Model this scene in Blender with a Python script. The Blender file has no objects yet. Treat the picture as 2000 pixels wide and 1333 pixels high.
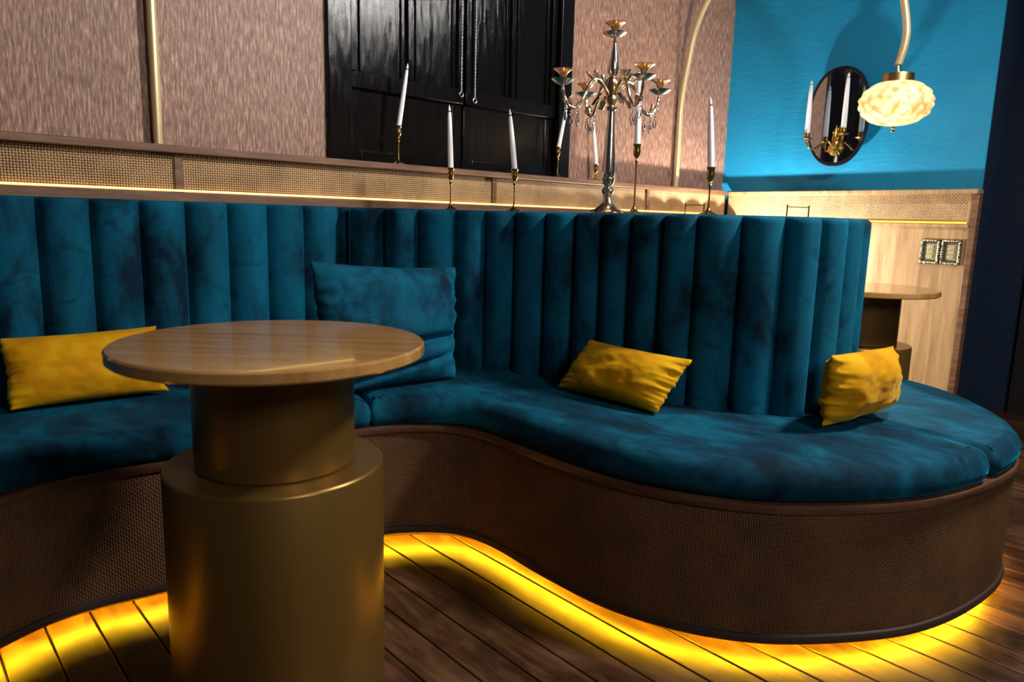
import bpy, math, random
from mathutils import Vector, Matrix, noise
random.seed(4)
C = bpy.context.scene.collection
PI = math.pi

# ------------------------------------------------------------------ camera
CAM_H = 1.04
pitch, roll, yaw = math.radians(9.6), math.radians(1.5), math.radians(48)
fw = Vector((math.cos(yaw)*math.cos(pitch), math.sin(yaw)*math.cos(pitch), -math.sin(pitch)))
rt = Vector((math.sin(yaw), -math.cos(yaw), 0))
up = rt.cross(fw)
rt2 = rt*math.cos(roll) + up*math.sin(roll)
up2 = up*math.cos(roll) - rt*math.sin(roll)
cd = bpy.data.cameras.new('camera')
cam = bpy.data.objects.new('camera', cd); C.objects.link(cam)
cam.matrix_world = Matrix(((rt2.x, up2.x, -fw.x, 0), (rt2.y, up2.y, -fw.y, 0), (rt2.z, up2.z, -fw.z, CAM_H), (0, 0, 0, 1)))
cd.sensor_width = 36; cd.lens = 1405/2000*36; cd.clip_start = .02
cd.dof.use_dof = True; cd.dof.focus_distance = 2.5; cd.dof.aperture_fstop = 3.2
bpy.context.scene.camera = cam

# ------------------------------------------------------------------ world, exposure, lights
w = bpy.data.worlds.new('world'); bpy.context.scene.world = w; w.use_nodes = True
w.node_tree.nodes['Background'].inputs[0].default_value = (.55, .62, .8, 1)
w.node_tree.nodes['Background'].inputs[1].default_value = .035
vs = bpy.context.scene.view_settings
vs.view_transform = 'Standard'; vs.look = 'None'; vs.gamma = 1; vs.use_curve_mapping = False; vs.exposure = 0.0

def light(name, kind, loc, power, color=(1, 1, 1), size=.1, target=None, sizey=None, spot=None, blend=.5):
    d = bpy.data.lights.new(name, kind); d.energy = power; d.color = color
    if kind == 'AREA':
        d.size = size
        if sizey: d.shape = 'RECTANGLE'; d.size_y = sizey
    else: d.shadow_soft_size = size
    if kind == 'SPOT': d.spot_size = math.radians(spot); d.spot_blend = blend
    o = bpy.data.objects.new(name, d); C.objects.link(o); o.location = loc
    if target: o.rotation_euler = (Vector(target)-Vector(loc)).to_track_quat('-Z', 'Y').to_euler()
    return o
light('key_light', 'AREA', (2.6, .0, 2.75), 92, (1, .96, .92), .3, (1.3, 1.8, .8))
light('fill_light', 'AREA', (.75, -1.7, 2.4), 36, (1, .95, .9), .8, (1.7, 2.4, 1.2))
light('corner_light', 'POINT', (3.74, 2.2, .80), 95, (1, .94, .86), .03)

# ------------------------------------------------------------------ mesh helpers
class MB:
    def __init__(s): s.v = []; s.f = []; s.uv = []; s.hasuv = False
    def add(s, verts, faces, uvs=None):
        n = len(s.v); s.v += [tuple(p) for p in verts]
        s.f += [tuple(i+n for i in f) for f in faces]
        if uvs is None: uvs = [(0, 0)]*len(verts)
        else: s.hasuv = True
        s.uv += uvs
        return s
    def box(s, a, b):
        x0, y0, z0 = a; x1, y1, z1 = b
        x0, x1 = min(x0, x1), max(x0, x1); y0, y1 = min(y0, y1), max(y0, y1); z0, z1 = min(z0, z1), max(z0, z1)
        return s.add([(x0,y0,z0),(x1,y0,z0),(x1,y1,z0),(x0,y1,z0),(x0,y0,z1),(x1,y0,z1),(x1,y1,z1),(x0,y1,z1)],
              [(0,3,2,1),(4,5,6,7),(0,1,5,4),(1,2,6,5),(2,3,7,6),(3,0,4,7)])
    def grid(s, rows, closed_u=False, closed_v=False, uvf=None):
        n = len(rows); m = len(rows[0]); V = [p for r in rows for p in r]; F = []
        for i in range(n if closed_v else n-1):
            for j in range(m if closed_u else m-1):
                a = i*m+j; b = i*m+(j+1) % m; c = ((i+1) % n)*m+(j+1) % m; d = ((i+1) % n)*m+j
                F.append((a, b, c, d))
        return s.add(V, F, [uvf(i, j) for i in range(n) for j in range(m)] if uvf else None)
    def lathe(s, prof, seg=40, c=(0, 0, 0), wob=None):
        rows = []
        for r, z in prof:
            row = []
            for k in range(seg):
                a = 2*PI*k/seg; rr = r if wob is None else wob(r, z, a)
                row.append((c[0]+rr*math.cos(a), c[1]+rr*math.sin(a), c[2]+z))
            rows.append(row)
        s.grid(rows, closed_u=True)
        return s
    def tube(s, pts, r, seg=10, cap=True):
        pts = [Vector(p) for p in pts]; n = len(pts)
        rs = r if isinstance(r, (list, tuple)) else [r]*n
        rows = []; prev = None
        for i, p in enumerate(pts):
            t = (pts[min(i+1, n-1)]-pts[max(i-1, 0)]).normalized()
            if prev is None:
                u = t.cross(Vector((0, 0, 1)))
                if u.length < .1: u = t.cross(Vector((1, 0, 0)))
                u.normalize()
            else: u = (prev-t*prev.dot(t)).normalized()
            prev = u; v = t.cross(u)
            rows.append([p+(u*math.cos(2*PI*k/seg)+v*math.sin(2*PI*k/seg))*rs[i] for k in range(seg)])
        b = len(s.v); s.grid(rows, closed_u=True)
        if cap:
            s.f.append(tuple(b+k for k in range(seg))[::-1]); s.f.append(tuple(b+(n-1)*seg+k for k in range(seg)))
        return s
    def sphere(s, c, r, seg=16, rings=10, sc=(1, 1, 1)):
        rows = []
        for i in range(rings+1):
            a = PI*i/rings
            rows.append([(c[0]+r*sc[0]*math.sin(a)*math.cos(2*PI*k/seg), c[1]+r*sc[1]*math.sin(a)*math.sin(2*PI*k/seg), c[2]-r*sc[2]*math.cos(a)) for k in range(seg)])
        return s.grid(rows, closed_u=True)
    def build(s, name, mat, parent=None, base=(0, 0, 0), smooth=True, bevel=0, angle=35):
        me = bpy.data.meshes.new(name)
        me.from_pydata([(p[0]-base[0], p[1]-base[1], p[2]-base[2]) for p in s.v], [], s.f)
        if s.hasuv:
            ul = me.uv_layers.new(name='UVMap')
            for l in me.loops: ul.data[l.index].uv = s.uv[l.vertex_index]
        me.validate(); me.materials.append(mat)
        import bmesh
        bm = bmesh.new(); bm.from_mesh(me)
        bmesh.ops.recalc_face_normals(bm, faces=bm.faces)
        bm.to_mesh(me); bm.free()
        if smooth:
            me.polygons.foreach_set('use_smooth', [True]*len(me.polygons))
            try: me.set_sharp_from_angle(angle=math.radians(angle))
            except Exception: pass
        me.update()
        o = bpy.data.objects.new(name, me); C.objects.link(o)
        if parent: o.parent = parent
        if bevel:
            b = o.modifiers.new('bevel', 'BEVEL'); b.width = bevel; b.segments = 2; b.limit_method = 'ANGLE'
        return o

def thing(name, label, cat, loc=(0, 0, 0), group=None):
    o = bpy.data.objects.new(name, None); C.objects.link(o); o.location = loc; o.empty_display_size = .1
    o['label'] = label; o['category'] = cat
    if group: o['group'] = group
    return o
def tag(o, label, cat, group=None):
    o['label'] = label; o['category'] = cat
    if group: o['group'] = group
    return o
def struct(o): o['kind'] = 'structure'; return o
def copy_tree(o, parent=None):
    c = o.copy(); C.objects.link(c); c.parent = parent
    for ch in list(o.children): copy_tree(ch, c)
    return c

def crom(pts, per=8, closed=False):
    P = [Vector(p) for p in pts]; n = len(P); out = []
    for i in range(n if closed else n-1):
        if closed: p0, p1, p2, p3 = P[i-1], P[i], P[(i+1) % n], P[(i+2) % n]
        else: p0, p1, p2, p3 = P[max(i-1, 0)], P[i], P[i+1], P[min(i+2, n-1)]
        for k in range(per):
            t = k/per
            out.append(.5*((2*p1)+(-p0+p2)*t+(2*p0-5*p1+4*p2-p3)*t*t+(-p0+3*p1-3*p2+p3)*t**3))
    if not closed: out.append(P[-1].copy())
    return out
def normals2(pl, closed=False):
    n = len(pl); out = []
    for i in range(n):
        a = pl[i-1] if (closed or i) else pl[0]; b = pl[(i+1) % n] if (closed or i < n-1) else pl[-1]
        t = (b-a); t = t.normalized() if t.length > 1e-9 else Vector((1, 0))
        out.append(Vector((t.y, -t.x)))       # right-hand side of travel
    return out
def arclen(pl):
    s = [0]
    for a, b in zip(pl[:-1], pl[1:]): s.append(s[-1]+(b-a).length)
    return s

# ------------------------------------------------------------------ materials
def mat(name):
    m = bpy.data.materials.new(name); m.use_nodes = True
    nt = m.node_tree; return m, nt, nt.nodes['Principled BSDF'], nt.nodes, nt.links
def simple(name, col, rough=.5, metal=0, **kw):
    m, nt, p, N, L = mat(name)
    p.inputs['Base Color'].default_value = (*col, 1); p.inputs['Roughness'].default_value = rough; p.inputs['Metallic'].default_value = metal
    for k, v in kw.items(): p.inputs[k.replace('_', ' ')].default_value = v
    return m
def coords(N, L, scale=(1, 1, 1), kind='Object', rot=(0, 0, 0)):
    tc = N.new('ShaderNodeTexCoord'); mp = N.new('ShaderNodeMapping')
    mp.inputs['Scale'].default_value = scale; mp.inputs['Rotation'].default_value = rot
    L.new(tc.outputs[kind], mp.inputs[0]); return mp.outputs[0]
def nse(N, L, vec, scale, detail=4, rough=.5, dist=0):
    n = N.new('ShaderNodeTexNoise'); n.inputs['Scale'].default_value = scale; n.inputs['Detail'].default_value = detail
    n.inputs['Roughness'].default_value = rough; n.inputs['Distortion'].default_value = dist
    L.new(vec, n.inputs['Vector']); return n.outputs['Fac']
def ramp(N, L, fac, stops):
    r = N.new('ShaderNodeValToRGB'); e = r.color_ramp.elements
    while len(e) < len(stops): e.new(.5)
    for i, (p, c) in enumerate(stops): e[i].position = p; e[i].color = (*c, 1)
    L.new(fac, r.inputs[0]); return r.outputs[0]
def bump(N, L, p, h, strength, dist):
    b = N.new('ShaderNodeBump'); b.inputs['Strength'].default_value = strength; b.inputs['Distance'].default_value = dist
    L.new(h, b.inputs['Height']); L.new(b.outputs[0], p.inputs['Normal']); return b
def mth(N, L, op, a, b=None):
    m = N.new('ShaderNodeMath'); m.operation = op
    for i, x in enumerate((a, b)):
        if x is None: continue
        if isinstance(x, (int, float)): m.inputs[i].default_value = x
        else: L.new(x, m.inputs[i])
    return m.outputs[0]

def velvet(name, dark, mid, lite, sheen, scale=(1, 1, 1), sw=.32, marks=.9):
    m, nt, p, N, L = mat(name)
    v = coords(N, L, scale)
    n1 = nse(N, L, v, 6, 6, .6, .4)
    col = ramp(N, L, n1, [(.36, dark), (.5, mid), (.66, lite)])
    sm = nse(N, L, coords(N, L, (scale[0]*1.0, scale[1]*1.0, scale[2]*2.6)), 9, 5, .65, .8)       # pressed nap marks
    mk = ramp(N, L, sm, [(.57, (1, 1, 1)), (.68, (.42, .46, .5))])
    mm = N.new('ShaderNodeMixRGB'); mm.blend_type = 'MULTIPLY'; mm.inputs[0].default_value = marks
    L.new(col, mm.inputs[1]); L.new(mk, mm.inputs[2])
    L.new(mm.outputs[0], p.inputs['Base Color']); p.inputs['Roughness'].default_value = .85
    p.inputs['Sheen Weight'].default_value = sw; p.inputs['Sheen Roughness'].default_value = .35
    p.inputs['Sheen Tint'].default_value = (*sheen, 1); p.inputs['Specular IOR Level'].default_value = .15
    n2 = nse(N, L, v, 60, 4, .6); n3 = nse(N, L, v, 9, 3, .5)
    bump(N, L, p, mth(N, L, 'ADD', mth(N, L, 'MULTIPLY', n2, .15), n3), .45, .006)
    return m
M = {}
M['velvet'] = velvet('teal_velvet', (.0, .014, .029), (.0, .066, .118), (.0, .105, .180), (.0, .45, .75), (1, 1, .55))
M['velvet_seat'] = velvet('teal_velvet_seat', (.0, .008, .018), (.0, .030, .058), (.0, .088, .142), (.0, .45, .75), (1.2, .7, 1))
M['mustard'] = velvet('mustard_velvet', (.50, .20, .0), (.62, .29, .002), (.72, .38, .005), (1, .75, .2), (1, 1, 1), .35, 0)

def woodmat(name, c1, c2, c3, scale, rough=.45, bumpk=.2, kind='Object', coat=0):
    m, nt, p, N, L = mat(name)
    v = coords(N, L, scale, kind)
    n1 = nse(N, L, v, 1, 8, .65, .25)
    col = ramp(N, L, n1, [(.32, c1), (.5, c2), (.68, c3)])
    L.new(col, p.inputs['Base Color']); p.inputs['Roughness'].default_value = rough
    p.inputs['Coat Weight'].default_value = coat
    bump(N, L, p, n1, bumpk, .003); return m
M['panel'] = woodmat('brown_panel', (.11, .048, .030), (.29, .150, .100), (.62, .39, .28), (150, 150, 20), .5, .35)
M['oak'] = woodmat('oak_panel', (.28, .16, .065), (.42, .25, .11), (.54, .34, .16), (30, 30, 2.5), .45, .15)
M['trim'] = woodmat('walnut_trim', (.045, .018, .009), (.08, .033, .016), (.13, .06, .032), (4, 4, 40), .4, .15)
M['trimx'] = woodmat('walnut_rail', (.11, .047, .022), (.17, .078, .038), (.26, .13, .066), (4, 4, 50), .45, .15)
M['tabletop'] = woodmat('tabletop_wood', (.30, .15, .040), (.40, .20, .060), (.48, .25, .085), (3, 40, 6), .13, .02, coat=.3)

def floor_mat():
    m, nt, p, N, L = mat('deck_boards')
    tc = N.new('ShaderNodeTexCoord'); sx = N.new('ShaderNodeSeparateXYZ'); L.new(tc.outputs['Object'], sx.inputs[0])
    idx = mth(N, L, 'FLOOR', mth(N, L, 'DIVIDE', mth(N, L, 'SUBTRACT', sx.outputs[0], .251), .1012))
    wn = N.new('ShaderNodeTexWhiteNoise'); wn.noise_dimensions = '1D'; L.new(idx, wn.inputs['W'])
    cb = N.new('ShaderNodeCombineXYZ')
    L.new(mth(N, L, 'MULTIPLY', sx.outputs[0], 22), cb.inputs[0])
    L.new(mth(N, L, 'ADD', mth(N, L, 'MULTIPLY', sx.outputs[1], 3.2), mth(N, L, 'MULTIPLY', wn.outputs[0], 37)), cb.inputs[1])
    n1 = nse(N, L, cb.outputs[0], 1.2, 7, .6, .6)
    n2 = nse(N, L, tc.outputs['Object'], 6, 5, .6, .4)
    f = mth(N, L, 'ADD', mth(N, L, 'MULTIPLY', n1, .55), mth(N, L, 'ADD', mth(N, L, 'MULTIPLY', n2, .35), mth(N, L, 'MULTIPLY', wn.outputs[0], .14)))
    col = ramp(N, L, f, [(.38, (.016, .006, .002)), (.52, (.052, .020, .008)), (.68, (.13, .058, .024))])
    L.new(col, p.inputs['Base Color'])
    L.new(ramp(N, L, n2, [(.3, (.28, .28, .28)), (.7, (.5, .5, .5))]), p.inputs['Roughness'])
    bump(N, L, p, f, .25, .004); return m
M['floor'] = floor_mat()

def cane(name, c_dark, c_lite, pu, pv, rough=.6, amp=.8, uv=True, diag=False):
    m, nt, p, N, L = mat(name)
    tc = N.new('ShaderNodeTexCoord'); sx = N.new('ShaderNodeSeparateXYZ'); L.new(tc.outputs['UV'], sx.inputs[0])
    U, V = sx.outputs[0], sx.outputs[1]
    su = mth(N, L, 'SINE', mth(N, L, 'MULTIPLY', U, 2*PI/pu)); sv = mth(N, L, 'SINE', mth(N, L, 'MULTIPLY', V, 2*PI/pv))
    prod = mth(N, L, 'MULTIPLY', su, sv)                      # over-under weave
    h = mth(N, L, 'ADD', mth(N, L, 'MULTIPLY', prod, .35), mth(N, L, 'ADD', mth(N, L, 'MULTIPLY', mth(N, L, 'ABSOLUTE', su), .4), mth(N, L, 'MULTIPLY', mth(N, L, 'ABSOLUTE', sv), .45)))
    h2 = mth(N, L, 'MULTIPLY', mth(N, L, 'ABSOLUTE', su), mth(N, L, 'ABSOLUTE', sv))
    obj = coords(N, L, (1, 1, 1)); n = nse(N, L, obj, 5, 6, .65, .3); n2 = nse(N, L, obj, 140, 3, .6)
    f = mth(N, L, 'ADD', mth(N, L, 'MULTIPLY', h2, amp), mth(N, L, 'ADD', mth(N, L, 'MULTIPLY', n, .7), mth(N, L, 'MULTIPLY', n2, .25)))
    col = ramp(N, L, f, [(.45, c_dark), (1.15, c_lite)])
    L.new(col, p.inputs['Base Color']); p.inputs['Roughness'].default_value = rough; p.inputs['Specular IOR Level'].default_value = .25
    bump(N, L, p, h, .9, .0025); return m
M['cane'] = cane('brown_cane', (.006, .0026, .001), (.18, .083, .030), .0124, .0124)
M['cane_wall'] = cane('wall_cane', (.04, .018, .006), (.62, .38, .18), .016, .016, .55)

M['gold_drum'] = simple('bronze_paint', (.22, .12, .027), .34, .68)
M['brass'] = simple('brass', (.62, .38, .10), .22, 1)
M['rosegold'] = simple('rose_gold', (1, .76, .52), .2, 1)
M['champagne'] = simple('champagne_rod', (.80, .62, .33), .3, .45)
M['wax'] = simple('white_wax', (1, .98, .98), .45, 0, Subsurface_Weight=.15)
M['wick'] = simple('dark_wick', (.03, .02, .03), .8)
M['chain'] = simple('steel_chain', (.55, .53, .55), .3, 1)
M['mirror'] = simple('mirror_glass', (.55, .58, .62), .03, 1)
M['mirror_frame'] = simple('dark_metal_frame', (.035, .03, .035), .3, .8)
M['crystal'] = simple('crystal', (.95, .96, 1), .03, 0, Transmission_Weight=1.0, IOR=1.5)
M['silverframe'] = simple('antique_silver', (.36, .33, .22), .32, 1)
M['switch'] = simple('switch_plate', (.55, .45, .24), .35, .3)
M['navy'] = simple('navy_wall', (.0, .012, .04), .7)
M['black'] = simple('black_paint', (.012, .009, .009), .5)
M['brown_dark'] = simple('dark_brown', (.03, .014, .008), .6)
M['piping'] = simple('teal_piping', (.02, .26, .34), .6)

def lacquer():
    m, nt, p, N, L = mat('black_lacquer')
    v = coords(N, L, (30, 30, 5)); n = nse(N, L, v, 1.6, 8, .75, .5); v2 = coords(N, L, (1, 1, 1)); n2 = nse(N, L, v2, 3, 2)
    p.inputs['Base Color'].default_value = (.004, .003, .003, 1); p.inputs['Roughness'].default_value = .13
    p.inputs['Specular IOR Level'].default_value = .35
    bump(N, L, p, n, .35, .004); return m
M['lacquer'] = lacquer()
def blue():
    m, nt, p, N, L = mat('blue_wall')
    v = coords(N, L, (1, 1, 1)); n = nse(N, L, v, 3.5, 6, .6, .4)
    L.new(ramp(N, L, n, [(.3, (.0, .19, .36)), (.7, (.002, .235, .42))]), p.inputs['Base Color'])
    p.inputs['Roughness'].default_value = .55; n2 = nse(N, L, coords(N, L, (1, 6, 25)), 2.2, 5, .6)
    bump(N, L, p, n2, .35, .006); return m
M['blue'] = blue()
def emit(name, col, s):
    m, nt, p, N, L = mat(name)
    p.inputs['Base Color'].default_value = (*col, 1); p.inputs['Emission Color'].default_value = (*col, 1); p.inputs['Emission Strength'].default_value = s
    return m
M['led'] = emit('led_amber', (1, .53, .01), 120)
M['led_wall'] = emit('led_warm', (1, .62, .16), 3.2)
M['led_end'] = emit('led_yellow', (1, .6, .06), 1.2)
M['bulb'] = emit('bulb', (1, .87, .65), 5)
def globe():
    m, nt, p, N, L = mat('amber_glass')
    v = N.new('ShaderNodeTexVoronoi'); v.inputs['Scale'].default_value = 34; L.new(coords(N, L, (1, 1, .8)), v.inputs['Vector'])
    col = ramp(N, L, v.outputs['Distance'], [(.1, (1, .96, .88)), (.5, (.98, .86, .66)), (.85, (.72, .46, .2))])
    L.new(col, p.inputs['Base Color'])
    p.inputs['Roughness'].default_value = .15; p.inputs['Transmission Weight'].default_value = .45; p.inputs['IOR'].default_value = 1.3
    bump(N, L, p, v.outputs['Distance'], .8, .008)
    tr = N.new('ShaderNodeBsdfTranslucent'); L.new(col, tr.inputs['Color'])
    mx = N.new('ShaderNodeMixShader'); mx.inputs[0].default_value = .5; out = N['Material Output']
    L.new(p.outputs[0], mx.inputs[1]); L.new(tr.outputs[0], mx.inputs[2]); L.new(mx.outputs[0], out.inputs['Surface'])
    return m
M['globe'] = globe()

# ------------------------------------------------------------------ setting: floor, walls
YW, XW = 2.62, 4.14
f = MB()
k = -36
while True:
    x0 = .251+k*.1012+.0022; x1 = .251+(k+1)*.1012-.0022
    if x0 > 5.6: break
    f.box((x0, -2.4, -.02), (x1, 2.7, 0)); k += 1
struct(f.build('floor', M['floor'], bevel=.0025, smooth=False))
struct(MB().box((-3.6, -2.6, -.06), (5.8, 2.8, -.021)).build('trim_1', M['black'], smooth=False))
H2 = 3.0
wl = MB()
wl.box((-3.0, YW, 0), (.735, YW+.1, H2)); wl.box((.741, YW, 0), (1.369, YW+.1, H2)); wl.box((2.70, YW, 0), (XW+.1, YW+.1, H2)); wl.box((1.369, YW, 0), (2.70, YW+.1, 1.24))
wl.box((.73, YW+.01, 0), (.745, YW+.1, H2))
struct(wl.build('wall_left', M['panel'], smooth=False))
struct(MB().box((XW, 1.163, 0), (XW+.012, YW+.02, H2)).build('wall_back', M['blue'], smooth=False))
struct(MB().box((XW+.013, 1.164, 0), (XW+.3, YW+.02, H2)).build('wall_return', M['navy'], smooth=False))
struct(MB().box((4.95, -.6, 0), (5.05, YW, H2)).build('wall_right', M['navy'], smooth=False))
# dark doorway leaf at the far right
dr = MB().box((4.90, .2, 0), (4.949, 1.10, 2.1)).build('door_2', M['black'], smooth=False); struct(dr)
dl = MB()
for (a, b) in ((.30, 1.0), (1.12, 1.95)): dl.box((4.885, .32, a), (4.899, 1.0, b))
dl.build('door_panel', M['black'], dr, bevel=.004)

# --- wainscot band along the left wall (behind the banquette)
r = MB().box((-3.0, 2.53, 1.225), (XW-.06, YW-.001, 1.25)); struct(r.build('trim_2', M['trimx'], bevel=.003))
r = MB().box((-3.0, 2.535, 1.068), (XW-.05, YW-.001, 1.100)); struct(r.build('trim_3', M['trimx'], bevel=.003))
def cane_board_y(name, x0, x1, z0, z1, y):
    n = 2; mb = MB()
    mb.add([(x0, y, z0), (x1, y, z0), (x1, y, z1), (x0, y, z1), (x0, y+.008, z0), (x1, y+.008, z0), (x1, y+.008, z1), (x0, y+.008, z1)],
           [(0, 1, 2, 3), (4, 7, 6, 5), (0, 4, 5, 1), (1, 5, 6, 2), (2, 6, 7, 3), (3, 7, 4, 0)],
           [(x0, z0), (x1, z0), (x1, z1), (x0, z1)]*2)
    return struct(mb.build(name, M['cane_wall'], smooth=False))
xs = [-3.0, -.62, .80, 2.17, 3.30, XW-.05]
for i in range(5):
    cane_board_y('trim_%d' % (4+i), xs[i]+.002, xs[i+1]-.002, 1.1005, 1.2245, 2.565)
st = MB()
for xx in xs[1:-1]: st.box((xx-.012, 2.556, 1.1005), (xx+.012, 2.5645, 1.2245))
struct(st.build('trim_9', M['trimx'], smooth=False))
led = MB().tube([(-3.0, 2.552, 1.106), (3.98, 2.552, 1.1055)], .0032, 8)
tag(led.build('light_strip', M['led_wall']), 'glowing warm strip light along the cane band above the left backrest', 'strip light')
struct(MB().box((-3.0, 2.55, 0), (XW-.05, YW-.001, 1.0675)).build('wall_left_lower', M['oak'], smooth=False))

# --- wainscot on the back wall
Xf = 4.10
struct(MB().box((Xf+.012, 1.19, 0), (XW-.001, 2.549, 1.055)).build('wall_back_panel', M['oak'], smooth=False))
struct(MB().box((Xf-.035, 1.158, 1.222), (XW+.02, 2.529, 1.245)).build('trim_10', M['oak'], bevel=.003))
struct(MB().box((Xf, 1.19, 1.055), (XW-.001, 2.534, 1.074)).build('trim_11', M['oak'], bevel=.003))
struct(MB().box((Xf+.002, 1.158, 0), (XW+.015, 1.1895, 1.2215)).build('trim_12', M['trimx'], bevel=.003))
mb = MB()
y0, y1, z0, z1, x = 1.205, 2.554, 1.0745, 1.2215, Xf+.012
mb.add([(x, y0, z0), (x, y1, z0), (x, y1, z1), (x, y0, z1), (x+.012, y0, z0), (x+.012, y1, z0), (x+.012, y1, z1), (x+.012, y0, z1)],
       [(0, 3, 2, 1), (4, 5, 6, 7), (0, 1, 5, 4), (1, 2, 6, 5), (2, 3, 7, 6), (3, 0, 4, 7)], [(y0, z0), (y1, z0), (y1, z1), (y0, z1)]*2)
struct(mb.build('trim_13', M['cane_wall'], smooth=False))
struct(MB().box((Xf+.004, 1.1895, 1.0745), (Xf+.03, 1.2045, 1.2215)).build('trim_14', M['oak'], bevel=.002))
led = MB().tube([(Xf+.004, 1.20, 1.081), (Xf+.004, 2.50, 1.081)], .0045, 8)
tag(led.build('light_strip', M['led_end']), 'yellow strip light under the cane band on the blue wall', 'strip light')

# ------------------------------------------------------------------ black panelled double door in the left wall
dr = MB()
for a, b in (((1.37, 2.60, 1.25), (1.472, 2.70, H2)), ((2.615, 2.60, 1.25), (2.699, 2.70, H2))): dr.box(a, b)
door = struct(dr.build('door_1', M['lacquer'], bevel=.004))
def leaf(x0, x1, nm):
    y = 2.645
    l = MB(); l.box((x0, y, 1.25), (x1, y+.03, H2)); lf = l.build(nm, M['lacquer'], door, bevel=.003)
    g = MB()
    xm = (x0+x1)/2
    # lower panel board with raised border, moulded middle rail, upper stiles and mullion
    g.box((x0+.004, y-.006, 1.252), (x0+.055, y, 1.535)); g.box((x1-.055, y-.006, 1.252), (x1-.004, y, 1.535))
    g.box((x0+.056, y-.006, 1.252), (x1-.056, y, 1.30))
    g.box((x0+.004, y-.022, 1.536), (x1-.004, y, 1.60))
    for xx, ww in ((x0+.004, .03), (xm-.012, .024), (x1-.034, .03)): g.box((xx, y-.02, 1.601), (xx+ww, y, H2))
    for xx, ww in ((x0+.05, .008), (xm-.04, .008), (xm+.032, .008), (x1-.06, .008)): g.box((xx, y-.010, 1.601), (xx+ww, y, H2))
    g.build('door_moulding', M['lacquer'], lf, bevel=.003)
leaf(1.475, 2.040, 'door_leaf'); leaf(2.046, 2.612, 'door_leaf')

# hanging bead chains
def chain(x, z0, lab):
    t = thing('bead_chain', lab, 'chain', (x, 2.60, z0), 'bead chains hanging in front of the black door')
    b = MB(); z = .016
    while z < H2-z0:
        b.sphere((0, 0, z+.0045), .0034, 8, 6, (1, 1, 1.3)); z += .0145
    b.tube([(0, 0, .012), (0, 0, H2-z0)], .0012, 6)
    b.build('beads', M['chain'], t)
    MB().tube([(.010*math.cos(a), 0, .010*math.sin(a)) for a in [2*PI*i/20 for i in range(21)]], .0022, 8, False).build('ring', M['chain'], t)
chain(2.006, 1.572, 'left bead chain with a ring end, hanging before the black door')
chain(2.082, 1.555, 'right bead chain with a ring end, hanging before the black door')

# ------------------------------------------------------------------ banquette
front_l = [(-1.5, 1.75), (-.9, 1.72), (-.45, 1.72), (-.12, 1.76), (.06, 1.842), (.148, 1.892), (.258, 1.936), (.36, 1.945), (.507, 1.925), (.72, 1.905), (.95, 1.895), (1.10, 1.88), (1.20, 1.842), (1.298, 1.766),
         (1.346, 1.69), (1.366, 1.56), (1.357, 1.36), (1.363, 1.15), (1.40, 1.00), (1.47, .862), (1.57, .745), (1.73, .628), (1.89, .548), (2.10, .50), (2.35, .49), (2.54, .545), (2.71, .655), (2.86, .80), (2.955, .97), (2.95, 1.12), (2.86, 1.32),
         (2.74, 1.52), (2.78, 1.78), (2.98, 1.93), (3.30, 1.96), (4.08, 1.96)]
base2 = crom([Vector(p) for p in front_l], 8)
bn = normals2(base2); bs = arclen(base2)
def off(pl, nn, d): return [p+n*d for p, n in zip(pl, nn)]
sofa = thing('banquette_sofa', 'curving S-shaped teal velvet banquette with channelled back and brown cane base', 'sofa', (1.6, 1.9, 0))
SB = (1.6, 1.9, 0)
def ribbon(pl, prof_fn, name, material, parent, uvs=True):
    # prof_fn(i) -> list of (offset outward, z)
    rows = []
    P = prof_fn()
    for (d, z) in P: rows.append([(p.x+n.x*d, p.y+n.y*d, z) for p, n in zip(pl[0], pl[1])])
    mb = MB(); mb.grid(rows, uvf=(lambda i, j: (pl[2][j], P[i][1])) if uvs else None)
    return mb.build(name, material, parent, SB)
T = (base2, bn, bs)
ribbon(T, lambda: [(0, .050+.328*i/10) for i in range(11)], 'cane_skirt', M['cane'], sofa)
ribbon(T, lambda: [(-.03, .374), (.0, .372), (.006, .374), (.009, .383), (.006, .395), (-.05, .398)], 'wood_edge', M['trim'], sofa, False)
ribbon(T, lambda: [(-.055, .052), (-.022, .052), (-.020, .040), (.002, .038), (.007, .042), (.009, .054), (.006, .062), (-.003, .064)], 'bottom_rim', M['brown_dark'], sofa, False)
ribbon(T, lambda: [(-.10, .05), (-.074, .05), (-.070, .02), (-.066, .0), (-.10, 0)], 'plinth', M['brown_dark'], sofa, False)
ribbon(T, lambda: [(-.054, .0515), (-.040, .0515), (-.040, .0475), (-.054, .0475), (-.054, .0515)], 'light_strip', M['led'], sofa, False)

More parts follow.
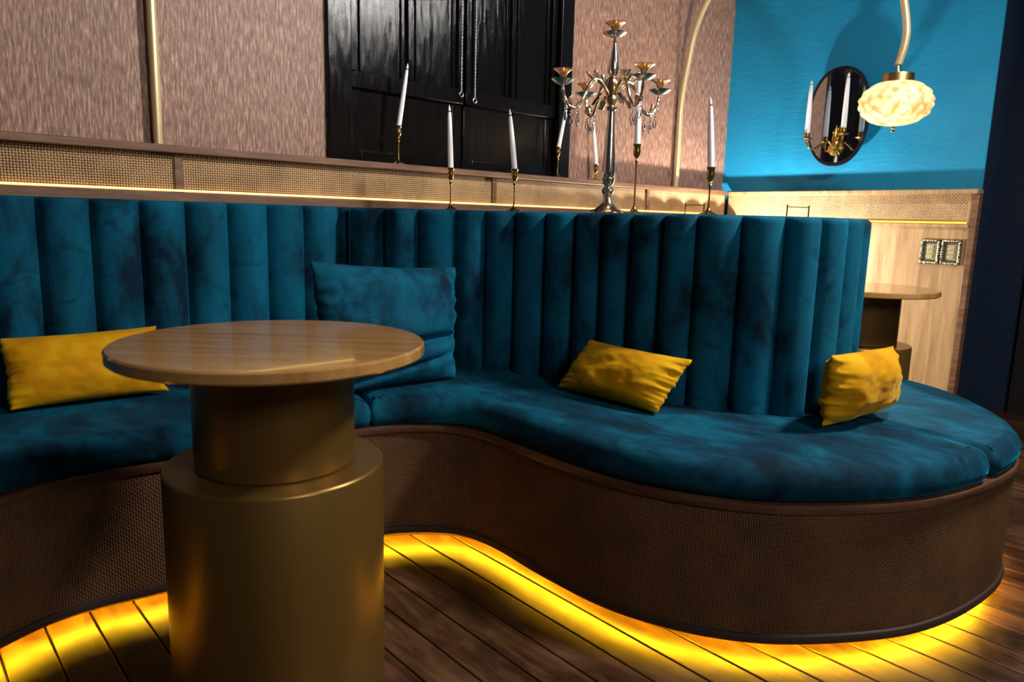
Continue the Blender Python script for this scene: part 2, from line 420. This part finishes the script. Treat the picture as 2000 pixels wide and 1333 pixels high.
# seat cushions: closed plan outline lofted into a pillowy slab
def cushion(outline, name, z0=.398, z1=.482, over=.012, parent=sofa):
    P = [Vector(p) for p in outline]
    area = sum(P[i-1].x*P[i].y-P[i].x*P[i-1].y for i in range(len(P)))
    if area < 0: P = P[::-1]
    for it in range(1):
        P = [(P[i-1]+P[(i+1) % len(P)]+P[i]*2)/4 for i in range(len(P))]
    pl = P; n = len(pl); nn = normals2(pl, True)
    prof = [(-.012, z0), (-.002, z0+.006), (over*.4, z0+.022), (over*.5, z0+.044), (-.002, z1-.020), (-.012, z1-.009), (-.026, z1-.002), (-.042, z1)]
    rows = [[(p.x+q.x*d, p.y+q.y*d, z) for p, q in zip(pl, nn)] for d, z in prof]
    mb = MB(); mb.grid(rows, closed_u=True)
    me_top = [(p[0], p[1], p[2]) for p in rows[-1]]
    o = mb
    b = len(o.v); o.v += me_top; o.uv += [(0, 0)]*n
    from mathutils.geometry import tessellate_polygon
    for tri in tessellate_polygon([[Vector((q[0], q[1], 0)) for q in me_top]]): o.f.append(tuple(b+k for k in tri))
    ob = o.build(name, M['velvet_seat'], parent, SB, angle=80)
    return ob
def dense(pts, step=.02):
    P = [Vector(p) for p in pts]; out = []
    for i in range(len(P)):
        a = P[i]; b = P[(i+1) % len(P)]; m = max(1, int((b-a).length/step))
        for k in range(m): out.append(a.lerp(b, k/m))
    return out

# divider front seams (plan), z from seat to top
seams = [(1.36, 2.53), (1.352, 2.418), (1.42, 2.289), (1.50, 2.19), (1.600, 2.100), (1.683, 2.031), (1.749, 1.939), (1.783, 1.814), (1.81, 1.696), (1.829, 1.591), (1.842, 1.476), (1.847, 1.359), (1.859, 1.25), (1.913, 1.138), (1.977, 1.038), (2.061, .975), (2.175, .962), (2.29, .975), (2.39, 1.01)]
SP = [Vector(p) for p in seams]
# thickness: build the rear line of seams and an end cap
sn = normals2(SP)
rear = [p-n*.17 for p, n in zip(SP, sn)]
loop = SP+[Vector((2.455, 1.085)), Vector((2.385, 1.17))]+rear[::-1][1:]
# front seam side: normals point toward the sitter (right-hand side of travel)
def channels(seam_pts, z0, z1, depth, closed=False, per=10):
    """plan polyline with outward bulges between seams, returns base pts, bulge amounts, normals"""
    base = crom(seam_pts, per)
    nn = normals2(base)
    out = []
    for i, p in enumerate(base):
        t = (i % per)/per
        if i == len(base)-1: t = 0
        b = depth*(math.sin(PI*t)**.6 if t > 0 else 0)
        out.append((p, nn[i], b))
    return out
def channel_wall(ch, z0, z1, name, material, parent, inset=.02):
    zs = [z0+(z1-.022-z0)*i/6 for i in range(7)]
    prof = [(z, 1, 0) for z in zs]+[(z1-.012, 1, -.001), (z1-.005, .97, -.004), (z1-.001, .88, -.010), (z1, .7, -.020), (z1+.001, 0, -.05), (z1+.001, 0, -.085)]
    rows = []
    for z, k, d in prof: rows.append([(p.x+n.x*(b*k+d), p.y+n.y*(b*k+d), z) for p, n, b in ch])
    mb = MB(); mb.grid(rows); return mb.build(name, material, parent, SB, angle=50)
chf = channels(loop, .4, 1.069, .04)
channel_wall(chf, .40, 1.069, 'divider_backrest', M['velvet'], sofa)
lx = [1.3275-.1362*k for k in range(21)][::-1]
lp = [Vector((x, 2.465)) for x in lx]
chl = channels(lp, .4, 1.07, .045)
e = []
for q in range(1, 9):                       # rolled right end of the left backrest
    a = PI/2*q/8
    e.append((Vector((1.3275+.014*math.sin(a), 2.465+.07*(1-math.cos(a)))), Vector((math.sin(a), -math.cos(a))), 0))
channel_wall(chl+e, .40, 1.070, 'left_backrest', M['velvet'], sofa)
rx = [Vector((1.92+.135*k, 2.465)) for k in range(17)]
channel_wall(channels(rx, .4, 1.07, .026), .40, 1.070, 'rear_backrest', M['velvet'], sofa)
pp = MB().tube([(1.338, 2.392, .45), (1.338, 2.392, 1.062)], .004, 8)
pp.build('piping', M['piping'], sofa, SB)

def near(pl, x, y): return min(range(len(pl)), key=lambda i: (pl[i]-Vector((x, y))).length)
i1 = near(base2, 1.115, 1.878); i2 = near(base2, 2.16, .497)
def V2(*a): return [Vector(p) for p in a]
fl = base2[:i1+1]
cushion(dense(fl+V2((1.160, 2.03), (1.28, 2.36), (1.30, 2.46), (-1.5, 2.46))), 'seat_cushion')
fm = base2[i1:i2+1]
inner = [p+n*-.03 for p, n in zip(SP, sn)]
s0 = fm[0]+Vector((.004, 0)); fm = fm[:-1]
cushion(dense([s0]+fm[1:]+V2((2.168, .62), (2.183, .80), (2.195, .99))+inner[4:16][::-1]+V2((1.53, 2.25), (1.31, 2.37), (1.168, 2.03), (1.118, 1.885))), 'seat_cushion', z1=.487)
fr = base2[i2:]
rinner = [p-n*.14 for p, n in zip(SP, sn)]
cushion(dense([fr[0]+Vector((.004, 0))]+fr[1:]+V2((4.08, 2.46), (1.75, 2.46), (1.72, 2.25))+rinner[6:16]+V2((2.222, 1.0), (2.21, .80), (2.192, .62))), 'seat_cushion', z1=.474)
# left end of the base out of frame
eb = MB().box((-1.5, 1.75, 0), (-1.46, 2.545, .40)); eb.build('end_panel', M['brown_dark'], sofa, SB)

# ------------------------------------------------------------------ pillows
def pillow(name, lab, tl, tr, br, bl, thick, material, seed, wr=.006, pinch=.05, crease=None, nu=56, nv=44, group=None, front=None):
    tl, tr, br, bl = map(Vector, (tl, tr, br, bl)); rnd = seed*7.3
    ctr = (tl+tr+br+bl)/4
    tl, tr, br, bl = [ctr+(q-ctr)*1.045 for q in (tl, tr, br, bl)]
    nrm = ((tr-tl)+(br-bl)).cross((tl-bl)+(tr-br)).normalized()
    if nrm.dot(Vector((0, 0, CAM_H))-ctr) < 0: nrm = -nrm
    Wd = ((tr-tl).length+(br-bl).length)/2
    mb = MB()
    for side in (1, -1):
        rows = []
        for j in range(nv+1):
            v = j/nv*2-1; row = []
            for i in range(nu+1):
                u = i/nu*2-1
                # outline pulled in between the corners, uneven gathers on the short sides
                uu = u*(1-pinch*.5*(1-v*v)*abs(u)**3); vv = v*(1-pinch*(1-u*u)*abs(v)**3)
                g = noise.noise(Vector((v*4.5, rnd+(3 if u > 0 else 0), 0)))*.035+noise.noise(Vector((v*11, rnd+(7 if u > 0 else 0), 2)))*.018
                uu += (g*abs(u)**8) * (1 if u > 0 else -1)
                s_, t_ = (uu+1)/2, (vv+1)/2
                p = (bl*(1-s_)+br*s_)*(1-t_)+(tl*(1-s_)+tr*s_)*t_
                prof = (max(0, 1-abs(u)**2.6)**.62)*(max(0, 1-abs(v)**2.6)**.62)
                h = thick/2*prof
                e = max(abs(u)**5, abs(v)**5*.5)
                q = Vector((u*2.0*Wd*4, v*2.2, rnd+side))
                wv = noise.noise(Vector((u*1.6+rnd, v*9, side*2)))*e*abs(u)**2
                h += prof**.5*(noise.noise(Vector((u*2.4+rnd, v*2.1, side)))*wr*1.6+noise.noise(Vector((u*6+rnd, v*5, side*3)))*wr*.5)+wv*wr*3.4*min(1, prof*4)
                if crease and side == 1:
                    for (cv, sl, dp, wd) in crease:
                        dd = (v-(cv+sl*u))/wd
                        h -= dp*math.exp(-dd*dd)*min(1, prof*3)*(.55+.45*min(1, max(0, u+1)))
                row.append(p+nrm*h*side)
            rows.append(row)
        mb.grid(rows)
    import bmesh
    base = tuple((bl+br)/2)
    o = mb.build(name, material, None, base, angle=180)
    o.location = base
    bm = bmesh.new(); bm.from_mesh(o.data); bmesh.ops.remove_doubles(bm, verts=bm.verts, dist=.0004); bmesh.ops.recalc_face_normals(bm, faces=bm.faces); bm.to_mesh(o.data); bm.free()
    tag(o, lab, 'cushion', group)
    # seam piping round the edge
    return o
def lift(p, d): return (p[0], p[1], p[2]+d)
G = 'mustard velvet cushions scattered on the banquette seat'
pillow('throw_pillow', 'mustard velvet cushion lying tilted on the middle of the curved seat', (1.742, 1.548, .655), (1.775, 1.193, .645), (1.672, 1.226, .499), (1.673, 1.618, .499), .115, M['mustard'], 1, group=G)
pillow('throw_pillow', 'mustard velvet cushion behind the big round table, left end of the seat', (.262, 2.395, .675), (.648, 2.375, .682), (.649, 2.30, .497), (.26, 2.31, .497), .12, M['mustard'], 2, group=G)
pillow('throw_pillow', 'mustard velvet cushion at the rounded right end of the divider', (1.89, .825, .703), (2.29, .825, .688), (2.34, .825, .503), (1.925, .848, .503), .13, M['mustard'], 3, group=G)
pillow('back_pillow', 'large square teal velvet cushion slumped in the corner behind the table', (1.0, 2.01, .893), (1.545, 2.035, .860), (1.482, 1.946, .497), (1.017, 1.967, .497), .15, M['velvet'], 4, wr=.009, crease=[(-.30, .10, .05, .07), (-.72, .22, .028, .05)])

# ------------------------------------------------------------------ tables
def make_table(name, lab, cx, cy, g):
    t = thing(name, lab, 'table', (cx, cy, 0), g)
    R = .3036
    MB().lathe([(0, .7602), (R-.004, .7602), (R, .764), (R, .781), (R-.004, .785), (0, .785)], 96).build('tabletop', M['tabletop'], t, angle=30)
    MB().lathe([(0, .535), (.155, .535), (.159, .539), (.159, .760), (0, .760)], 96).build('upper_drum', M['gold_drum'], t, angle=30)
    MB().lathe([(0, 0), (.217, 0), (.219, .003), (.219, .529), (.217, .533), (.214, .535), (0, .535)], 96).build('lower_drum', M['gold_drum'], t, angle=30)
    return t
t1 = make_table('drum_table', 'large round wood-topped table on stacked bronze drums, nearest the camera', .601, 1.390, 'round tables on stacked bronze drums')
t1.rotation_euler.z = math.radians(-42)
t2 = copy_tree(t1); t2.location = (3.304, 1.342, 0)
t2['label'] = 'small far round table on bronze drums beside the oak wall panel'

# ------------------------------------------------------------------ candle holders
RT = Vector((math.sin(yaw), -math.cos(yaw), 0)); TC = Vector((-math.cos(yaw), -math.sin(yaw), 0))
def holder(loc, h, lab):
    t = thing('candle_holder', lab, 'candle holder', loc, 'slim brass candlestick holders')
    MB().lathe([(0, 0), (.029, 0), (.029, .002), (.02, .005), (.011, .010), (.006, .017), (.0045, .022), (.0, .022)], 28).build('foot', M['brass'], t)
    MB().lathe([(.0036, .018), (.0026, .04), (.0024, h-.075), (.0032, h-.06), (.0065, h-.054), (.003, h-.048), (.003, h-.042)], 16).build('stem', M['brass'], t)
    MB().lathe([(0, h-.046), (.006, h-.044), (.011, h-.034), (.012, h-.022), (.0105, h-.012), (.0135, h-.001), (.0145, h), (.0115, h), (.0105, h-.006), (.0, h-.010)], 28).build('cup', M['brass'], t)
def candle(loc, L, lean, lab, r=.0102, g='white taper candles', name='taper_candle'):
    t = thing(name, lab, 'candle', loc, g)
    ax = Vector((0, 0, 1))+RT*lean; ax.normalize()
    t.rotation_euler = ax.to_track_quat('Z', 'Y').to_euler()
    b = L-.026
    MB().lathe([(0, 0), (r, 0), (r*.98, b*.4), (r*.8, b*.8), (r*.62, b-.004), (r*.5, b), (0, b)], 20).build('wax_body', M['wax'], t)
    MB().lathe([(0, b-.001), (r*.42, b-.001), (r*.42, b+.003), (0, b+.003)], 12).build('wick_collar', M['wick'], t)
    MB().lathe([(0, b+.002), (r*.4, b+.004), (r*.5, b+.009), (r*.3, b+.018), (.0003, b+.026)], 14).build('flame_tip', M['wax'], t)
data = [((1.66, 2.565, 1.2505), .152, .245, .15, 'on the ledge, leftmost before the black door'),
        ((1.645, 2.19, 1.0705), .152, .224, -.035, 'on the divider top, nearest the left wall'),
        ((1.805, 2.014, 1.0705), .152, .213, -.11, 'on the divider top, left of the candelabra'),
        ((2.58, 2.565, 1.2505), .145, .205, .17, 'on the ledge beside the right door frame'),
        ((2.862, 2.565, 1.2505), .082, .245, -.12, 'on the ledge right behind the candelabra'),
        ((1.926, 1.549, 1.0705), .224, .252, -.028, 'on the divider top, tallest, right of the candelabra'),
        ((1.945, 1.275, 1.0705), .142, .205, -.08, 'on the divider top nearest the blue wall')]
for loc, h, L, lean, lab in data:
    holder(loc, h, 'slim brass candle holder '+lab)
    candle((loc[0], loc[1], loc[2]+h-.0095), L+.0095, lean, 'white taper candle '+lab)

# ------------------------------------------------------------------ candelabra
cb = thing('candelabra', 'tall ornate rose-gold five-cup candelabra with crystal drops on the divider', 'candelabra', (1.91, 1.653, 1.0705))
MB().lathe([(0, 0), (.062, 0), (.062, .003), (.055, .008), (.040, .014), (.030, .022), (.020, .032), (.014, .045), (.012, .052), (.017, .056), (.012, .060)], 48,
           wob=lambda r, z, a: r*(1+.035*math.cos(12*a)*(1 if z < .02 else 0))).build('foot', M['rosegold'], cb)
MB().lathe([(.012, .058), (.019, .066), (.022, .074), (.016, .084), (.010, .088), (.013, .092), (.019, .098), (.021, .108), (.023, .114), (.018, .118)], 32).build('baluster', M['rosegold'], cb)
MB().lathe([(.0175, .117), (.0205, .123), (.0212, .14), (.0195, .19), (.0155, .26), (.0120, .32), (.0105, .338)], 40).build('column', simple('smoky_chrome', (.9, .8, .68), .16, 1), cb)
MB().lathe([(.0105, .336), (.016, .340), (.017, .346), (.012, .352), (.018, .362), (.024, .372), (.022, .384), (.014, .390), (.016, .402), (.021, .416), (.022, .428), (.017, .440), (.010, .446), (.013, .452)], 32,
           wob=lambda r, z, a: r*(1+.08*math.cos(8*a))).build('hub', M['rosegold'], cb)
MB().lathe([(.012, .450), (.0165, .458), (.0170, .472), (.0150, .495), (.0110, .52), (.0070, .542), (.0055, .552), (.008, .556), (.005, .560), (.004, .575)], 32).build('finial_vase', simple('smoky_chrome_vase', (.9, .78, .66), .16, 1), cb)
def cup(mbp, c, s=1.0):
    x, y, z = c
    def sh(pr): return [(r*s, q*s) for r, q in pr]
    mbp.lathe(sh([(.003, -.004), (.012, -.004), (.028, .004), (.038, .011), (.0385, .0125), (.028, .007), (.010, .001), (.004, .002)]), 32, (x, y, z))
    mbp.lathe(sh([(.006, .0), (.006, .012), (.009, .017), (.013, .028), (.024, .038), (.033, .042), (.0335, .0435), (.023, .040), (.011, .031), (.005, .024), (0, .022)]), 32, (x, y, z))
m = MB(); cup(m, (0, 0, .572)); m.build('candle_cup', M['rosegold'], cb)
for (a_, b_) in ((-.92, .39), (.92, -.39), (.39, .92), (-.39, -.92)):
    D = RT*a_+TC*b_; D.z = 0; D.normalize()
    ctl = [(.014, .385), (.035, .415), (.060, .432), (.085, .415), (.105, .375), (.128, .342), (.150, .336), (.170, .352), (.182, .380), (.186, .405)]
    cl = crom([D*r+Vector((0, 0, z)) for r, z in ctl], 5)
    n = len(cl); rr = [.0065*(1-.25*i/n)+.0012*math.sin(i*1.1) for i in range(n)]
    arm = MB().tube(cl, rr, 10).build('arm', M['rosegold'], cb)
    m = MB(); cup(m, D*.186+Vector((0, 0, .408))); m.build('candle_cup', M['rosegold'], arm)
    # acanthus leaves curling off the arm
    S = Vector((-D.y, D.x, 0))
    for (r0, z0_, dr_, dz_, wdt) in ((.045, .425, .018, .038, .011), (.040, .39, .030, -.040, .012), (.145, .342, .004, .030, .010), (.155, .338, .020, .022, .008), (.07, .43, .025, .024, .009)):
        rows = []; lf = MB()
        for i in range(7):
            t = i/6; cpt = D*(r0+dr_*t+.008*math.sin(t*3))+Vector((0, 0, z0_+dz_*math.sin(t*1.7)))
            ww = wdt*math.sin(PI*(.12+.86*t))**.8*(1+.25*math.cos(t*18))
            rows.append([cpt+S*(ww*k)+D*(.004*(k*k)) for k in (-1, -.5, 0, .5, 1)])
        lf.grid(rows); o = lf.build('leaf_ornament', M['rosegold'], arm); q = o.modifiers.new('thick', 'SOLIDIFY'); q.thickness = .0018
    for rp, zp, ll in ((.128, .338, .036), (.152, .332, .032), (.172, .350, .03)):
        dp = MB(); q = D*rp
        dp.sphere((q.x, q.y, zp-.010), .0035, 8, 6)
        dp.sphere((q.x, q.y, zp-.020), .0048, 8, 6)
        dp.lathe([(0, 0), (.0045, -.008), (.0062, -.020), (.004, -.030), (0, -ll-.002)], 6, (q.x, q.y, zp-.026))
        dp.build('crystal_drop', M['crystal'], arm, smooth=False)

# ------------------------------------------------------------------ small brass sign rails on the divider
def rail_stand(p, q, lab):
    t = thing('card_stand', lab, 'stand', (p[0], p[1], 1.0705), 'small brass rails on the divider top')
    d = Vector((q[0]-p[0], q[1]-p[1], 0))
    for k in (0, 1):
        MB().tube([d*k+Vector((0, 0, 0)), d*k+Vector((0, 0, .034))], .0021, 8).build('post', M['brass'], t)
    MB().tube([Vector((0, 0, .028)), d+Vector((0, 0, .028))], .0013, 8).build('crossbar', M['brass'], t)
rail_stand((1.938, 1.354), (1.944, 1.290), 'small brass two-post rail on the divider beside the rightmost candle holder')
rail_stand((2.063, 1.081), (2.150, 1.057), 'small brass two-post rail on the divider in front of the blue wall')

# ------------------------------------------------------------------ wall rods / arc lamp
rod = MB().tube([(.752, 2.592, 1.2505), (.752, 2.592, H2)], .014, 16)
tag(rod.build('wall_rod', M['champagne']), 'straight pale gold rod rising from the ledge on the brown wall at left', 'rod')
lamp = thing('arc_lamp', 'pale gold arc wall lamp with a quilted amber glass globe before the blue wall', 'lamp', (3.6, 2.596, 1.2505))
LB = (3.6, 2.596, 1.2505)
arc = crom([(3.6, 2.596, 1.2505), (3.6, 2.595, 1.5), (3.6, 2.592, 1.733), (3.6, 2.56, 1.953), (3.6, 2.525, 2.12), (3.6, 2.455, 2.265), (3.6, 2.30, 2.47), (3.6, 2.08, 2.60), (3.6, 1.86, 2.61), (3.6, 1.65, 2.51), (3.6, 1.49, 2.31), (3.6, 1.425, 2.09), (3.6, 1.394, 1.95), (3.6, 1.393, 1.87), (3.6, 1.412, 1.785)], 8)
MB().tube(arc, .017, 16).build('arm', M['champagne'], lamp, LB)
gc = (3.6, 1.405, 1.612)
m = MB().tube([(3.6, 1.413, 1.80), (3.6, 1.410, 1.765), (3.6, 1.405, 1.735)], .005, 10); m.sphere((3.6, 1.418, 1.79), .012, 10, 8); m.build('socket_link', M['champagne'], lamp, LB)
m = MB().lathe([(0, .132), (.05, .130), (.066, .127), (.067, .122), (.066, .10), (.068, .082), (.064, .080), (.060, .10), (.0, .118)], 48, gc, wob=lambda r, z, a: r*(1+.012*math.cos(24*a)))
m.build('collar', simple('antique_gold', (.60, .38, .14), .35, 1), lamp, LB)
def gprof():
    out = []
    for i in range(41):
        a = PI*(.15+.85*i/40)
        out.append((max(.0005, .153*math.sin(a)**.85), .100*math.cos(a)))
    return out
NG = 14
def wob(r, z, a):
    k = (z+.1)/.2
    return r*(1+.07*(abs(math.cos(NG*a/2+(PI/2 if int(k*6) % 2 else 0)))*abs(math.sin(k*6*PI)))**.8-.02)
pr = gprof()
m = MB().lathe(pr, 168, gc, wob=wob); m.lathe([(r*.965, z*.965) for r, z in pr][::-1], 64, gc)
m.build('globe_shade', M['globe'], lamp, LB, angle=60)
MB().sphere((gc[0], gc[1], gc[2]+.015), .03, 20, 12, (1, 1, 1.35)).build('bulb', M['bulb'], lamp, LB)
m = MB().sphere((gc[0], gc[1], gc[2]-.106), .008, 12, 8); m.sphere((gc[0], gc[1], gc[2]-.119), .009, 12, 8); m.build('finial', M['brass'], lamp, LB)
light('lamp_bulb_light', 'POINT', gc, 6.5, (1, .86, .68), .04)

# ------------------------------------------------------------------ mirror and sconce
MXC, MYC, MZC = 4.0, 1.885, 1.645
ra, rb = .166, .262
mir = thing('oval_mirror', 'oval dark-framed mirror on the blue wall behind the brass sconce', 'mirror', (4.139, MYC, MZC))
def oval(s, x, n=96, e=2.25):
    out = []
    for k in range(n):
        a = 2*PI*k/n; c, q = math.cos(a), math.sin(a)
        out.append((x, s*ra*math.copysign(abs(c)**(2/e), c), s*rb*math.copysign(abs(q)**(2/e), q)))
    return out
xf = -.075
m = MB(); m.grid([oval(.935, xf+.004), oval(.945, xf-.003), oval(1.0, xf-.004), oval(1.015, xf+.004), oval(1.015, xf+.018), oval(.9, xf+.020)], closed_u=True)
m.build('frame', M['mirror_frame'], mir, angle=40)
m = MB(); o_ = oval(.94, xf+.001); m.add(o_, [tuple(range(96))]); o2 = oval(.94, xf+.012); m.add(o2, [tuple(range(96))]); m.grid([o_, o2], closed_u=True)
m.build('mirror_glass', M['mirror'], mir, smooth=False)
m = MB().box((xf+.02, -.05, -.02), (-.001, .05, .02)); m.build('wall_bracket', M['mirror_frame'], mir)
sy, sz = 1.875, 1.475
X0 = 4.139-.075-.004
sc = thing('candle_sconce', 'ornate brass two-arm candle sconce mounted on the oval mirror', 'sconce', (X0, sy, sz))
m = MB()
rows = []
for i in range(9):
    t = i/8; row = []
    for k in range(64):
        a = 2*PI*k/64; r = .040*t*(1+.10*abs(math.cos(a*6))*t); row.append((-.014*math.cos(t*PI/2)-.004*abs(math.sin(a*6))*t, r*math.cos(a), r*math.sin(a)))
    rows.append(row)
rows.append([(0, p[1], p[2]) for p in rows[-1]])
m.grid(rows, closed_u=True); m.build('rosette', M['brass'], sc)
m = MB().tube([(-.015, 0, .01), (-.02, .004, .05), (-.014, .002, .09), (-.010, .0, .12)], [.010, .013, .008, .002], 12)
for k in range(6): m.sphere((-.016, .014*math.sin(k*2.1), .02+.016*k), .010-.001*k, 8, 6)
m.build('leaf_spray', M['brass'], sc)
for (dy, dz, nm) in ((.120, .052, 'left'), (-.080, .066, 'right')):
    ctl = [(-.012, 0, .0), (-.03, dy*.25, .035), (-.05, dy*.5, .02), (-.075, dy*.72, -.005), (-.10, dy*.92, .005), (-.105, dy, dz-.012)]
    arm = MB().tube(crom(ctl, 6), [.006-.00007*i for i in range(31)], 10).build('arm', M['brass'], sc)
    m = MB(); c = (-.105, dy, dz-.010)
    m.lathe([(.003, -.003), (.020, .0), (.030, .006), (.0305, .008), (.018, .004), (.008, .003), (.008, .010), (.014, .016), (.014, .034), (.016, .036), (.012, .036), (.011, .02), (0, .018)], 28, c)
    m.lathe([(0, -.03), (.004, -.024), (.007, -.014), (.004, -.004), (.003, -.003)], 14, c)
    m.build('candle_cup', M['brass'], arm)
    candle((X0-.105, sy+dy, sz+dz+.0085), .30, .0, 'white taper candle in the %s cup of the mirror sconce' % nm, r=.0135, g=None)

# ------------------------------------------------------------------ ornate switch plates
def plate(yc, lab):
    t = thing('switch_plate', lab, 'light switch', (4.1115, yc, .932), 'ornate framed switch plates on the oak panel')
    hy, hz = .047, .064
    m = MB()
    # carved rim: scalloped frame ring
    ring = []
    def rect(s, x, n=24):
        pts = []
        for (ya, za, yb, zb) in ((-1, -1, 1, -1), (1, -1, 1, 1), (1, 1, -1, 1), (-1, 1, -1, -1)):
            for k in range(n):
                u = k/n; y_ = ya+(yb-ya)*u; z_ = za+(zb-za)*u
                w_ = .0022*math.sin(u*n*1.05)*(1 if s > .7 else 0)
                pts.append((x+w_, y_*hy*s, z_*(hz-hy*(1-s))))
        return pts
    m.grid([rect(1.0, 0), rect(1.0, -.006), rect(.93, -.013), rect(.80, -.014), rect(.68, -.007), rect(.50, -.006), rect(.48, -.002)], closed_u=True)
    rnd = random.Random(int(yc*1000))
    for (ya, za, yb, zb, n) in ((-.9, -.93, .9, -.93, 7), (.88, -.9, .88, .9, 9), (.9, .93, -.9, .93, 7), (-.88, .9, -.88, -.9, 9)):
        for k in range(n):
            u = (k+.5)/n
            m.sphere((-.011, (ya+(yb-ya)*u)*hy*.96, (za+(zb-za)*u)*hz*.94), .0055+.0015*rnd.random(), 8, 6, (.8, 1, 1))
    m.build('frame', M['silverframe'], t)
    MB().box((-.004, -hy*.5, -hz*.62), (0, hy*.5, hz*.62)).build('plate', M['switch'], t, bevel=.001)
    m = MB()
    for q in (-1, 0, 1): m.box((-.008, -hy*.30, q*.0235-.0105), (-.004, hy*.30, q*.0235+.0105))
    m.build('rocker', M['switch'], t, bevel=.0012)
plate(1.352, 'left ornate silver-framed light switch on the oak panel')
plate(1.255, 'right ornate silver-framed light switch on the oak panel')
